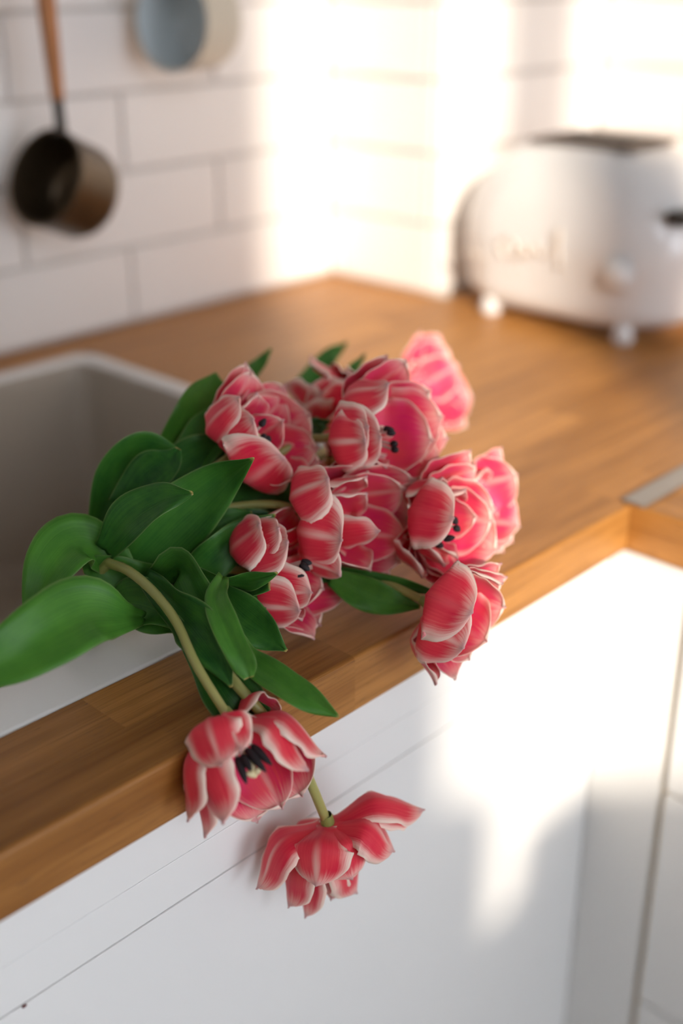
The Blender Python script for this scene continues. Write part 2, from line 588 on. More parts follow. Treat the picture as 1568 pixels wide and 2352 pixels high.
# the return worktop along the right wall; staves run along Y
ctr2 = empty('worktop', (0.3, -0.5, -TC), 'second wooden worktop meeting the long one at a metal strip', 'worktop')
xs = [0.0]
while xs[-1] < XR - 0.06:
    xs.append(xs[-1] + 0.0416)
xs.append(XR + .004)
for i in range(len(xs) - 1):
    y = -0.0006
    while y > -1.3 + 1e-6:
        L = rs.uniform(0.28, 0.6)
        ye = max(y - L, -1.3)
        if ye + 1.3 < 0.1:
            ye = -1.3
        stave(ctr2, xs[i], xs[i + 1], ye, y, M['wood_y'], 'x0' if i == 0 else None)
        y = ye

strip = box('joint_strip', -0.0005, XR, -0.011, 0.0075, 0.0, 0.0026, M['steel'], None, 0.0012, 3)
tag(strip, 'thin brushed metal strip covering the joint between the two worktops', 'strip')

# ------------------------------------------------------------------ sink
sink = empty('sink', (-0.35, 0.32, -0.22), 'white ceramic sink set into the wooden worktop', 'sink')


def rrect(x0, x1, y0, y1, r, n=7):
    P = []
    for cx, cy, a0 in ((x1 - r, y1 - r, 0), (x0 + r, y1 - r, 90), (x0 + r, y0 + r, 180), (x1 - r, y0 + r, 270)):
        for i in range(n):
            a = math.radians(a0 + 90 * i / (n - 1))
            P.append((cx + r * math.cos(a), cy + r * math.sin(a)))
    return P


def rings_mesh(name, rings, mat, parent, cap_last=True, cap_first=False, origin=None, smooth=True, fm=None):
    V, F = [], []
    n = len(rings[0][0])
    for P, z in rings:
        V += [Vector((p[0], p[1], z)) for p in P]
    for i in range(len(rings) - 1):
        for k in range(n):
            F.append((i * n + k, i * n + (k + 1) % n, (i + 1) * n + (k + 1) % n, (i + 1) * n + k))
    if cap_last:
        F.append(tuple((len(rings) - 1) * n + k for k in range(n)))
    if cap_first:
        F.append(tuple(range(n))[::-1])
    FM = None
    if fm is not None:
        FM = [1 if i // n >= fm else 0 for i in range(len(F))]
    return mesh_obj(name, V, F, mat, parent, origin=origin, smooth=smooth, fmat=FM)


x0, x1, y0, y1 = SINK
FRW, SRW = 0.040, 0.016
R = []
R.append((rrect(x0, x1, y0, y1, .022), -0.21))
R.append((rrect(x0, x1, y0, y1, .022), -0.003))
for a in (30, 60, 90):
    s, c = math.sin(math.radians(a)), math.cos(math.radians(a))
    q = 0.0035 * (1 - c)
    R.append((rrect(x0 + q, x1 - q, y0 + q, y1 - q, .022 - q), -0.003 + 0.0035 * s))
for a in (0, 22, 45, 68, 90):
    s, c = math.sin(math.radians(a)), math.cos(math.radians(a))
    q = 0.009 * s
    R.append((rrect(x0 + SRW - .004 + q, x1 - SRW + .004 - q, y0 + FRW - .004 + q, y1 - SRW + .004 - q, .017), 0.0005 - 0.009 * (1 - c)))
R.append((rrect(x0 + SRW + .008, x1 - SRW - .008, y0 + FRW + .008, y1 - SRW - .008, .018), -0.10))
R.append((rrect(x0 + SRW + .012, x1 - SRW - .012, y0 + FRW + .012, y1 - SRW - .012, .020), -0.170))
for a in (30, 60, 90):
    s, c = math.sin(math.radians(a)), math.cos(math.radians(a))
    q = 0.013 + 0.02 * (1 - c)
    R.append((rrect(x0 + SRW + q, x1 - SRW - q, y0 + FRW + q, y1 - SRW - q, .022 + .01 * s), -0.170 - 0.02 * s))
rings_mesh('basin', R, [M['ceramic'], M['basin_shade']], sink, origin=Vector(sink.location), fm=7)
lathe('drain', [(0, .0), (0, .040), (.003, .042), (.003, .030), (.001, .026), (.001, .0)], Vector((-0.35, 0.33, -0.190)), Vector((0, 0, 1)), M['chrome'], sink, origin=Vector(sink.location))

# ------------------------------------------------------------------ cupboards
base = empty('sink_cupboard', (-0.5, 0.3, ZF), 'white painted cupboard front under the sink with two fine grooves', 'cupboard')
o0 = Vector(base.location)


def cpart(name, root, x0, x1, y0, y1, z0, z1, mat, bevel=0.0006):
    o = bm_obj(name, box_bm(x0, x1, y0, y1, z0, z1, bevel, 2), mat, root)
    o.location = -Vector(root.location)
    return o


cpart('top_rail', base, -1.15, 0.0066, 0.0150, 0.0165, -0.0745, -TC - .0003, M['paint'])
cpart('middle_rail', base, -1.15, 0.0066, 0.0154, 0.0165, -0.1026, -0.0750, M['paint'])
cpart('front_panel', base, -1.15, 0.0066, 0.0150, 0.0165, -0.78, -0.1032, M['paint'])
cpart('backing', base, -1.15, 0.0066, 0.0165, 0.050, -0.80, -TC - .0003, M['paint'])
cpart('plinth', base, -1.15, 0.0066, 0.055, 0.070, ZF, -0.80, M['paint'])

draw = empty('drawer_unit', (0.3, -0.5, ZF), 'white drawer unit with shadow gaps beside the inside corner', 'drawers')
XD = 0.0068
cpart('filler_post', draw, XD, 0.0149, -0.0440, 0.0148, -0.80, -TC - .0003, M['paint'])
cpart('carcass', draw, 0.0150, 0.60, -1.25, 0.0148, -0.80, -TC - .0003, M['cavity'])
cpart('plinth', draw, 0.060, 0.075, -1.25, 0.0148, ZF, -0.80, M['paint'])
z = -TC - 0.003
for h in (0.180, 0.203, 0.36):
    df = cpart('drawer_front', draw, XD - .001, 0.0149, -0.65, -0.0500, z - h, z, M['paint'], 0.0012)
    z -= h + 0.0042
z = -TC - 0.003
for h in (0.180, 0.203, 0.36):
    cpart('drawer_front', draw, XD - .001, 0.0149, -1.24, -0.654, z - h, z, M['paint'], 0.0012)
    z -= h + 0.0042

fl = pty(56, 2311, 0.0146)
fb = bmesh.new()
bmesh.ops.create_icosphere(fb, subdivisions=2, radius=0.0011, matrix=Matrix.Diagonal((1.3, .45, .8, 1)))
fk = bm_obj('petal_crumb', fb, M['crumb'], None, True)
fk.location = fl
tag(fk, 'tiny dark red crumb stuck on the white cupboard front under the worktop', 'crumb')

# ------------------------------------------------------------------ toaster
TX, TY = 0.396, 0.295                # centre on the worktop
HX, HY, TZ0, TZ1 = 0.084, 0.136, 0.0125, 0.175
toaster = empty('toaster', (TX, TY, 0), 'rounded white two-slot toaster on small feet in the worktop corner', 'toaster')
to = Vector((TX, TY, 0))
rings = []


def trr(hx, hy, r, z):
    return ([(TX + p[0], TY + p[1]) for p in rrect(-hx, hx, -hy, hy, min(r, hx - .001, hy - .001), 9)], z)


for a in range(0, 91, 15):           # eased lower edge
    s, c = math.sin(math.radians(a)), math.cos(math.radians(a))
    rings.append(trr(HX - .014 * (1 - s) - .004, HY - .030 * (1 - s) - .004, .066, TZ0 + .022 * (1 - c)))
for i in range(1, 5):
    q = i / 5
    rings.append(trr(HX - .004 * (1 - q), HY - .004 * (1 - q) * 1.0, .068, TZ0 + .022 + q * .05))
for a in range(0, 91, 9):            # domed shoulders: a long curve at the ends, a tighter one front and back
    s, c = math.sin(math.radians(a)), math.cos(math.radians(a))
    rings.append(trr(HX - .036 * (1 - c), HY - .084 * (1 - c) ** 1.0, .068, TZ0 + .072 + (TZ1 - TZ0 - .072) * s))
rings_mesh('body', rings, M['enamel'], toaster, True, True, origin=to)
# slot plate, a frame round two wells
pb = bmesh.new()


def addbox(bm, x0, x1, y0, y1, z0, z1, bev=0.0):
    b = box_bm(x0, x1, y0, y1, z0, z1, bev, 2)
    me = bpy.data.meshes.new('tmp')
    b.to_mesh(me)
    b.free()
    bm.from_mesh(me)
    bpy.data.meshes.remove(me)


SL = 0.050
for xa, xb in ((-.043, -.034), (-.006, .006), (.034, .043)):
    addbox(pb, xa, xb, -SL, SL, 0, .0045, .0012)
for ya, yb in ((-SL - .008, -SL), (SL, SL + .008)):
    addbox(pb, -.043, .043, ya, yb, 0, .0045, .0012)
sp = bm_obj('slot_plate', pb, M['plate'], toaster)
sp.location = (0, 0, TZ1 - .0002)
for cx in (-.020, .020):
    w = box('bread_slot', -.014, .014, -SL, SL, 0, .0012, M['black'], toaster)  # shallow black bed, painted in place of the shade down a deep slot
    w.location = (cx, 0, TZ1)
    for q in (-.009, .009):
        b = bm_obj('wire_guard', box_bm(-.0008, .0008, -SL, SL, 0, .003), M['dark_iron'], w)
        b.location = (q, 0, .0012)
for sx in (-1, 1):
    for yy in (0.373, 0.213):
        lathe('foot', [(0, 0), (0, .0085), (.003, .0105), (.009, .0105), (.014, .0085), (.024, .0075), (.024, 0)], Vector((TX + sx * .0655, yy, 0)), Vector((0, 0, 1)), M['enamel'], toaster, 20, origin=to)
# control knob on the long side
XF = TX - HX
kc = Vector((XF - .001, 0.212, 0.071))
lathe('knob', [(0, .0), (0, .0165), (.003, .0168), (.003, .0135), (.008, .0128), (.010, .0110), (.0105, 0)], kc, Vector((-1, 0, 0)), M['enamel'], toaster, 32, origin=to)
# raised script emblem: plain flourishes too blurred in the photograph to read
em = [(0.345, .066), (0.352, .078), (0.343, .086), (0.333, .080), (0.336, .070), (0.326, .071), (0.322, .083), (0.316, .072), (0.308, .084), (0.302, .076), (0.292, .080), (0.286, .094), (0.282, .104), (0.281, .088), (0.279, .066)]
tube('emblem', [Vector((XF - .0006, y, zz)) for y, zz in em], [.0022] * len(em), M['nickel'], toaster, 8, to, 60)
em2 = [(0.398, .062), (0.388, .066), (0.380, .060), (0.370, .064)]
tube('emblem', [Vector((XF + .0015, y, zz)) for y, zz in em2], [.0018] * len(em2), M['nickel'], toaster, 8, to, 24)
# lever on the rounded end
lv = box('lever', -.016, .016, -.013, .010, -.006, .006, M['dark_iron'], toaster, .003, 3)
lv.location = (-.050, -HY + .012, 0.125)

# ------------------------------------------------------------------ things hanging on the tiles
rail = empty('hanging_rail', (0.0, YW, 0.50), 'dark metal rail on the tiles from which the pans hang', 'rail')
ro = Vector(rail.location)
tube('bar', [Vector((-0.45, YW - .045, .50)), Vector((0.24, YW - .045, .50))], [.006, .006], M['dark_iron'], rail, 12, ro)
for x in (-0.42, 0.21):
    tube('bracket', [Vector((x, YW, .50)), Vector((x, YW - .045, .50))], [.005, .005], M['dark_iron'], rail, 10, ro)


def hook(x, label):
    h = empty('hook', (x, YW - .045, .50), label, 'hook', 'hooks on the pan rail')
    P = [Vector((x, YW - .047 + .011 * math.sin(a), .500 + .011 * math.cos(a))) for a in [math.radians(q) for q in range(-90, 181, 30)]]
    P += [Vector((x, YW - .047 + .002, .480)), Vector((x, YW - .047 - .004, .470)), Vector((x, YW - .060, .466)), Vector((x, YW - .066, .474))]
    tube('wire', P, [.0018] * len(P), M['dark_iron'], h, 8, Vector(h.location))


def pan(name, label, cbase, axis, r, depth, mout, min_, hmat, wide):
    """A pan hanging by its handle; cbase is the centre of its base, axis points out of its mouth."""
    p = empty(name, cbase, label, 'pan')
    o = Vector(cbase)
    ax = axis.normalized()
    lathe('bowl', [(.0, 0), (.0, r * .80), (.004, r * .92), (.012, r * .985), (depth - .002, r), (depth, r + .001), (depth + .0008, r), (depth, r - .0016)], o, ax, mout, p, 48, o)
    lathe('inside', [(depth, r - .0014), (.014, r * .97), (.006, r * .88), (.003, r * .75), (.003, 0)], o, ax, min_, p, 48, o)
    up = (Vector((0, 0, 1)) - ax * ax.z).normalized()
    a = o + ax * (depth - .006) + up * (r + .0005)
    top = Vector((a.x - .012, YW - .066, .470))
    L = top - a
    tube('neck', [a - up * .004, a + L * .02, a + L * .06, a + L * .12], [.0060, .0052, .0048, .0050], M['dark_iron'], p, 12, o, 18)
    hd = tube('handle', [a + L * .10, a + L * .14, a + L * .40, a + L * .75, a + L * .93], [.0052, .0064, wide * .92, wide, wide * .7], hmat, p, 14, o, 26)
    ring = []
    for k in range(13):
        w = 2 * math.pi * k / 12
        ring.append(top + Vector((.010 * math.sin(w), 0, -.0095 + .010 * math.cos(w))))
    tube('eye', ring, [.0017] * 13, M['dark_iron'], hd, 8, o)
    return p, top.x


c1 = pty(206, 450, YW - .054)
p1, hx1 = pan('measuring_pan', 'small dark bronze pan with a copper handle hanging on the white tiles', c1, Vector((-.90, -.14, .42)), 0.0425, 0.056, M['bronze'], M['bronze'], M['copper'], .0085)
hook(hx1, 'dark wire hook holding the bronze pan')
c2 = pty(484, 50, YW - .056)
p2, hx2 = pan('milk_pan', 'pale grey tin pan with a blue-grey inside hanging on the tiles', c2, Vector((-.985, -.15, .06)), 0.0440, 0.056, M['tin'], M['tin_in'], M['tin'], .0070)
hook(hx2, 'dark wire hook holding the pale grey pan')

# ------------------------------------------------------------------ tulips
PN, PM = 20, 12
TT = [1 - (1 - i / PN) ** 1.55 for i in range(PN + 1)]


def petal(parent, o, base, axis, tip, width, bulge, rnd, roll=0.0, cup=0.42, curl=0.0, wav=0.7, tuck=0.6, face=0.0):
    rr = random.Random(rnd)
    along = tip - base
    h = max(0.0, along.dot(axis))
    rad = along - axis * along.dot(axis)
    if rad.length < 0.004:
        rad = axis.orthogonal() * .004
    outw = rad.normalized()
    p0 = base + outw * (0.0058 if face else 0.0022)
    ch = tip - p0
    L = ch.length
    wn = (outw - ch.normalized() * outw.dot(ch.normalized()))
    if wn.length < 0.15:
        wn = (-axis + ch.normalized() * axis.dot(ch.normalized())) + wn
    wn.normalize()
    if face:
        tc = (CAM - base).normalized()
        tc = tc - ch.normalized() * tc.dot(ch.normalized())
        if tc.length > 1e-3:
            wn = (wn + tc.normalized() * face).normalized()
    V, UV = [], []
    mids = []
    for i in range(PN + 1):
        t = TT[i]
        b = bulge * (.5 - .5 * math.cos(math.pi * t / .42) if t < .42 else .28 + .72 * (.5 + .5 * math.cos(math.pi * (t - .42) / .58)))
        c = curl * max(0, (t - .72) / .28) ** 2
        mids.append(p0 + ch * t + wn * (b + c - bulge * .28 * t ** 3 * tuck))
    ph1, ph2 = rr.uniform(0, 6.28), rr.uniform(0, 6.28)
    asym = rr.uniform(-.08, .08)
    nick = rr.uniform(-.6, .6)
    ptu, pn = [], []
    for i in range(PN + 1):
        t = TT[i]
        tg = (mids[min(i + 1, PN)] - mids[max(i - 1, 0)]).normalized()
        nrm = (wn - tg * wn.dot(tg)).normalized()
        sd_ = tg.cross(nrm).normalized()
        if roll:
            q = Matrix.Rotation(math.radians(roll) * min(1, t * 1.6), 3, tg)
            nrm, sd_ = q @ nrm, q @ sd_
        pk = .56
        if t < pk:
            w = .42 + .58 * math.sin(t / pk * math.pi / 2) ** 1.15
        else:
            x = (t - pk) / (1 - pk)
            w = math.sqrt(max(0, 1 - x ** 2.3)) * (1 - .06 * x)
        w = max(w, .035) * width / 2
        for j in range(PM + 1):
            s = j / PM * 2 - 1
            e = abs(s)
            fold = cup * (e ** 1.7) * w * (1.0 - .25 * t)
            rib = .0009 * math.exp(-(s / .12) ** 2) * min(1, t * 3)
            wave = wav * .0011 * e ** 3 * (math.sin(ph1 + t * 15 + s * 2) + .7 * math.sin(ph2 + t * 27 - s * 3)) * min(1, t * 2)
            blob = wav * .0013 * noise.noise(Vector((s * 1.6 + ph1 * 7, t * 3.0, ph2)))
            rim = 1.0 + wav * .035 * math.sin(ph2 + t * 21) * e
            # round the end and leave a small point at its middle
            back = -(e ** 2) * .05 * L * max(0, (t - .55) / .45) ** 1.5 + (.02 * L * math.exp(-(s / .25) ** 2) if i == PN else 0)
            sag = math.sin(e * 1.05) / math.sin(1.05) * (1 if s >= 0 else -1)
            P = mids[i] + sd_ * (sag * w * rim * (1 + asym * (1 if s > 0 else -1))) - nrm * (fold - rib - wave - blob) + tg * back
            ptu.append(P)
            UV.append((j / PM, t))
    # normals of the grid
    W = PM + 1
    for i in range(PN + 1):
        for j in range(W):
            du = ptu[i * W + min(j + 1, PM)] - ptu[i * W + max(j - 1, 0)]
            dv = ptu[min(i + 1, PN) * W + j] - ptu[max(i - 1, 0) * W + j]
            nn = dv.cross(du)
            pn.append(nn.normalized() if nn.length > 1e-12 else wn)
    # make sure the normals look outward
    mid = (PN // 2) * W + PM // 2
    sgn = 1 if pn[mid].dot(wn) > 0 else -1
    n = len(ptu)
    outer, inner = [], []
    for i in range(PN + 1):
        for j in range(W):
            e = abs(j / PM * 2 - 1)
            th = .00042 * (1 - .7 * e ** 4)
            k = i * W + j
            outer.append(ptu[k] + pn[k] * sgn * th)
            inner.append(ptu[k] - pn[k] * sgn * th)
    F, FM = [], []
    for i in range(PN):
        for j in range(PM):
            a, b, c, d = i * W + j, i * W + j + 1, (i + 1) * W + j + 1, (i + 1) * W + j
            q = (a, b, c, d) if sgn < 0 else (d, c, b, a)
            # faces of the outer skin look outward, those of the inner one inward
            F.append(q)
            FM.append(0)
            F.append(tuple(n + x for x in reversed(q)))
            FM.append(1)
    ringi = [j for j in range(W)] + [i * W + PM for i in range(1, PN + 1)] + [PN * W + j for j in range(PM - 1, -1, -1)] + [i * W for i in range(PN - 1, 0, -1)]
    for a, b in zip(ringi, ringi[1:] + ringi[:1]):
        F.append((a, b, n + b, n + a) if sgn > 0 else (b, a, n + a, n + b))
        FM.append(0)
    return mesh_obj('petal', outer + inner, F, [M['pet_out'], M['pet_in']], parent, origin=o, uvs=UV + UV, fmat=FM)


LN, LMW = 26, 8
BRIGHT = {(330, 1418), (290, 1325), (512, 1325), (545, 1465), (760, 1325), (385, 1120)}    # leaves given a lighter tone


def leaf(parent, o, P, seed=0, chan=0.34, wav=1.0):
    """A leaf along points (px, py, depth, width mm[, roll deg])."""
    rr = random.Random(seed)
    Q = []
    for p in P:
        v = pt(p[0], p[1], dm(p[2]))
        Q.append((v.x, v.y, v.z, p[3] / 1000.0, p[4] if len(p) > 4 else 0.0))
    S = catmull(Q, LN)
    mids = [Vector(s[:3]) for s in S]
    ptu, UV = [], []
    ph = rr.uniform(0, 6.28)
    W = LMW + 1
    ref = None
    for i, s in enumerate(S):
        t = i / LN
        tg = (mids[min(i + 1, LN)] - mids[max(i - 1, 0)]).normalized()
        nv = (CAM - mids[i]).normalized()
        nv = (nv - tg * nv.dot(tg)).normalized()
        q = Matrix.Rotation(math.radians(s[4]), 3, tg)
        nv = q @ nv
        sd_ = tg.cross(nv).normalized()
        w = max(s[3], .0012) / 2
        for j in range(W):
            x = j / LMW * 2 - 1
            e = abs(x)
            wave = wav * .0016 * e ** 2 * math.sin(ph + t * 11 + x * 1.5)
            crease = .0006 * math.exp(-(x / .1) ** 2)
            P3 = mids[i] + sd_ * (x * w) + nv * (chan * w * e ** 1.6 * (1 if chan else 0) + wave - crease)
            ptu.append(P3)
            UV.append((j / LMW, t))
    pn = []
    for i in range(LN + 1):
        for j in range(W):
            du = ptu[i * W + min(j + 1, LMW)] - ptu[i * W + max(j - 1, 0)]
            dv = ptu[min(i + 1, LN) * W + j] - ptu[max(i - 1, 0) * W + j]
            nn = du.cross(dv)
            pn.append(nn.normalized() if nn.length > 1e-12 else Vector((0, 0, 1)))
    n = len(ptu)
    A, B, F, FM = [], [], [], []
    for i in range(LN + 1):
        for j in range(W):
            k = i * W + j
            e = abs(j / LMW * 2 - 1)
            th = .00055 * (1 - .75 * e ** 3)
            A.append(ptu[k] + pn[k] * th)
            B.append(ptu[k] - pn[k] * th)
    for i in range(LN):
        for j in range(LMW):
            q = (i * W + j, i * W + j + 1, (i + 1) * W + j + 1, (i + 1) * W + j)
            F.append(q)
            FM.append(0)
            F.append(tuple(n + x for x in reversed(q)))
            FM.append(1)
    ringi = [j for j in range(W)] + [i * W + LMW for i in range(1, LN + 1)] + [LN * W + j for j in range(LMW - 1, -1, -1)] + [i * W for i in range(LN - 1, 0, -1)]
    for a, b in zip(ringi, ringi[1:] + ringi[:1]):
        F.append((b, a, n + a, n + b))
        FM.append(0)
    o_ = mesh_obj('leaf', A + B, F, [M['leaf_in'], M['leaf_out']], parent, origin=o, uvs=UV + UV, fmat=FM)
    o_['tone'] = .70 if tuple(P[0][:2]) in BRIGHT else rr.uniform(.15, .60)
    return o_


GROUP = 'tulips of the bunch lying over the sink edge'


def tulip(label, base, mouth, petals, stem, leaves=(), stamens=None, seed=1, bulge=.010, srad=2.6, near=.046):
    """base and mouth as (px, py, depth); petals as (px, py, mm deeper than the base, width mm[, bulge mm, roll, curl mm])."""
    base, mouth = (base[0], base[1], dm(base[2])), (mouth[0], mouth[1], dm(base[2]) + mouth[2] - base[2])
    B = pt(*base)
    ax = (pt(*mouth) - B).normalized()
    t = empty('tulip', B, label, 'tulip', GROUP)
    for i, p in enumerate(petals):
        dd, bu, wd = p[2] / 1000.0, (p[4] / 1000.0) if len(p) > 4 and p[4] is not None else bulge, p[3] / 1000.0
        fc = p[7] if len(p) > 7 else 0.0
        if dd <= -.0135:                 # a petal of the near side: give it the length of the others
            lat = math.hypot(p[0] - base[0], p[1] - base[1]) / FPX * base[2]
            dd = min(dd, -math.sqrt(max(near ** 2 - lat ** 2, 0)) * .82)
            bu, wd, fc = bu * 1.2, wd * 1.12, 0.75
        elif dd <= -.004:
            dd *= 1.6
        tip = pt(p[0], p[1], base[2] + dd)
        ro_ = p[5] if len(p) > 5 else 0.0
        cu = p[6] / 1000.0 if len(p) > 6 else 0.0
        petal(t, B, B, ax, tip, wd, bu, seed * 100 + i, ro_, curl=cu, face=fc)
    S = [Vector(s) if isinstance(s, Vector) else pt(s[0], s[1], dm(s[2])) for s in stem] + [B + ax * .002]
    tube('stem', S, [srad / 1000 * (1.15 - .25 * i / (len(S) - 1)) for i in range(len(S))], M['stem'], t, 12, B, 30)
    lathe('receptacle', [(-.006, srad / 1000), (-.002, .0036), (.003, .0042), (.006, .002), (.0062, 0)], B, ax, M['stem'], t, 14, B)
    if stamens:
        hgt, tips = stamens[:2]
        c = pt(stamens[2][0], stamens[2][1], base[2] + stamens[2][2] / 1000) if len(stamens) > 2 else B + ax * hgt
        pi = tube('pistil', [B + ax * .003, B + (c - B) * .6, c], [.0022, .0026, .0022], M['pistil'], t, 10, B, 8)
        for k in range(3):
            a = 2 * math.pi * k / 3 + seed
            u = ax.orthogonal().normalized()
            d = (u * math.cos(a) + ax.cross(u) * math.sin(a))
            tube('stigma', [c - ax * .001, c + d * .0022 + ax * .0012, c + d * .0042], [.0016, .0017, .0009], M['pistil'], pi, 8, B)
        for (x0, y0, d0, x1, y1, d1) in tips:
            a, b = pt(x0, y0, base[2] + d0 / 1000), pt(x1, y1, base[2] + d1 / 1000)
            fi = tube('filament', [B + ax * .003 + (a - B) * .12, a], [.0011, .0009], M['filament'], t, 8, B)
            L = b - a
            tube('anther', [a - L * .06, a + L * .05, a + L * .35, a + L * .75, b], [.0006, .0017, .0021, .0015, .0004], M['anther'], fi, 8, B, 10)
    for i, L in enumerate(leaves):
        P = L[0] if isinstance(L[0], (list, tuple)) and isinstance(L[0][0], (list, tuple)) else L
        kw = L[1] if P is L[0] and len(L) > 1 and isinstance(L[1], dict) else {}
        leaf(t, B, P, seed * 31 + i, **kw)
    return t


# where the stems dive together into the sink
def bundle(k):
    r = random.Random(k)
    return [Vector((-.47 + r.uniform(-.03, .03), .185 + r.uniform(-.02, .03), -.165 + r.uniform(-.01, .03))),
            Vector((-.40 + r.uniform(-.015, .015), .165 + r.uniform(-.015, .02), -.045 + r.uniform(-.01, .01)))]


exec_tulips = True
tulip('open tulip with black stamens drooping lowest on the wooden front edge', (528, 1652, .597), (592, 1775, .585), [
    (512, 1764, -30, 27, 12), (556, 1728, -24, 20, 9), (438, 1886, -8, 25, 11, 0, 0, .8), (478, 1921, -2, 26, 10, 0, 0, .8), (521, 1890, -13, 31, 12, 0, 0, .9), (592, 1888, 8, 40, 8),
    (648, 1858, 6, 34, 8), (693, 1832, 16, 42, 9), (702, 1774, -6, 30, 10, 0, 0, .7), (744, 1742, 4, 32, 11, 0, 0, .7), (645, 1640, 16, 26, 10), (715, 1790, 22, 30, 9)],
    bundle(1) + [(215, 1330, .672), (262, 1298, .655), (330, 1338, .637), (400, 1420, .618), (452, 1530, .604)],
    [[(330, 1318, .650, 8), (400, 1388, .632, 20, 30), (455, 1440, .617, 25, 20), (500, 1510, .608, 17, 10), (531, 1578, .603, 1)],
     [(420, 1440, .64, 10), (480, 1520, .622, 20), (530, 1590, .613, 28), (572, 1645, .614, 22), (596, 1685, .620, 4)]],
    (.021, [(545, 1742, -18, 566, 1800, -26), (556, 1737, -18, 577, 1769, -24), (567, 1722, -17, 611, 1773, -24), (580, 1714, -16, 624, 1757, -22)], (581, 1772, -20)), seed=1, near=.040)

tulip('tulip hanging upside down against the white cupboard front below the worktop edge', (752, 1888, .668), (772, 2000, .690), [
    (595, 2042, 0, 28, 14), (668, 2081, 8, 27, 11), (727, 2035, -10, 36, 12), (806, 2018, -4, 36, 12), (901, 1958, 4, 34, 13),
    (970, 1866, 16, 24, 12), (941, 1886, 24, 22, 10), (706, 2103, 20, 26, 8), (762, 2062, 24, 26, 8), (813, 2049, 26, 36, 8), (640, 1990, 26, 28, 8)],
    bundle(2) + [(330, 1350, .66), (430, 1440, .635), (520, 1545, .612), (610, 1650, .610), (690, 1750, .635)],
    [[(545, 1465, .625, 8), (575, 1520, .618, 13, -30), (640, 1566, .608, 17, -25), (705, 1606, .602, 14, -15), (778, 1646, .600, 1)]], None, seed=2, srad=2.9)

tulip('small cupped tulip with dark stamens, lowest of those lying on the worktop', (596, 1314, .722), (705, 1322, .706), [
    (606, 1203, -14, 30, 13), (677, 1167, 4, 44, 10), (668, 1246, -28, 32, 12), (647, 1214, -14, 28, 10), (694, 1208, -4, 18, 6),
    (694, 1398, -24, 32, 12), (696, 1418, -12, 32, 12), (723, 1463, -5, 30, 10), (737, 1434, 4, 36, 10), (801, 1355, 12, 36, 8),
    (742, 1352, 0, 32, 6), (719, 1358, -18, 28, 8), (796, 1306, 18, 34, 8)],
    bundle(3) + [(330, 1330, .69), (430, 1312, .69), (510, 1307, .705)],
    [[(420, 1320, .66, 14), (510, 1333, .650, 9, 35), (560, 1334, .645, 10, 30), (600, 1328, .640, 8, 10), (636, 1316, .636, 1)],
     [(430, 1345, .665, 14), (520, 1358, .655, 11, -30), (570, 1355, .65, 12, -35), (618, 1338, .642, 8)],
     [(500, 1350, .665, 10), (555, 1365, .668, 14), (588, 1382, .665, 15), (597, 1413, .664, 2)]],
    (.020, [(676, 1310, -24, 700, 1319, -26), (690, 1297, -22, 711, 1310, -24), (693, 1290, -18, 716, 1294, -20), (668, 1327, -24, 698, 1322, -28)]), seed=3)

tulip('large full tulip with layered petals in the middle of the bunch', (715, 1190, .742), (860, 1202, .724), [
    (762, 1100, -16, 34, 13), (848, 1076, 4, 34, 12), (843, 1099, -8, 30, 10), (888, 1047, 20, 32, 12), (954, 1104, 14, 42, 10),
    (931, 1124, 4, 36, 8), (842, 1137, -6, 34, 5), (949, 1202, 12, 48, 9), (872, 1217, -14, 20, 5), (792, 1240, -34, 42, 12),
    (788, 1320, -18, 28, 12), (853, 1304, -6, 36, 10), (936, 1238, 6, 34, 9), (899, 1330, 8, 34, 11), (920, 1290, 14, 40, 10)],
    bundle(4) + [(330, 1240, .72), (430, 1190, .73), (540, 1164, .742), (640, 1160, .744)],
    [[(280, 1320, .70, 24), (335, 1260, .690, 36, 20), (400, 1195, .684, 38, 15), (465, 1140, .678, 31, 5), (525, 1090, .660, 20), (581, 1053, .638, 1)],
     [(240, 1265, .660, 12), (300, 1195, .649, 24, -30), (370, 1150, .645, 20, -25), (442, 1132, .640, 2)],
     [(400, 1290, .705, 16), (470, 1222, .708, 18), (530, 1190, .712, 12), (578, 1177, .716, 1)]], None, seed=4)

tulip('tulip tilted up at the left, its petals cupped round dark stamens', (536, 1044, .770), (618, 990, .752), [
    (568, 834, 10, 30, 12), (578, 853, 4, 36, 10), (545, 913, -14, 26, 12, 0, -3), (594, 908, -10, 33, 9), (588, 962, -28, 31, 10),
    (655, 884, 20, 34, 8), (654, 915, 10, 30, 6), (713, 952, 10, 50, 10), (649, 966, -8, 26, 4), (655, 1043, -26, 46, 13),
    (714, 1089, -8, 34, 11), (730, 1026, 4, 38, 8), (736, 1058, 0, 28, 8)],
    bundle(5) + [(330, 1230, .72), (430, 1130, .735), (495, 1072, .755)],
    [[(385, 1120, .81, 28), (425, 1040, .808, 37, 10), (455, 965, .806, 36, 15), (480, 905, .808, 24, 10), (497, 857, .812, 1)],
     [(400, 1120, .795, 22), (455, 1040, .79, 28, -25), (500, 975, .79, 24, -20), (530, 910, .795, 4)]],
    (.020, [(598, 978, -20, 610, 962, -22), (606, 1000, -18, 604, 1014, -22), (612, 1004, -16, 620, 1016, -18)]), seed=5)

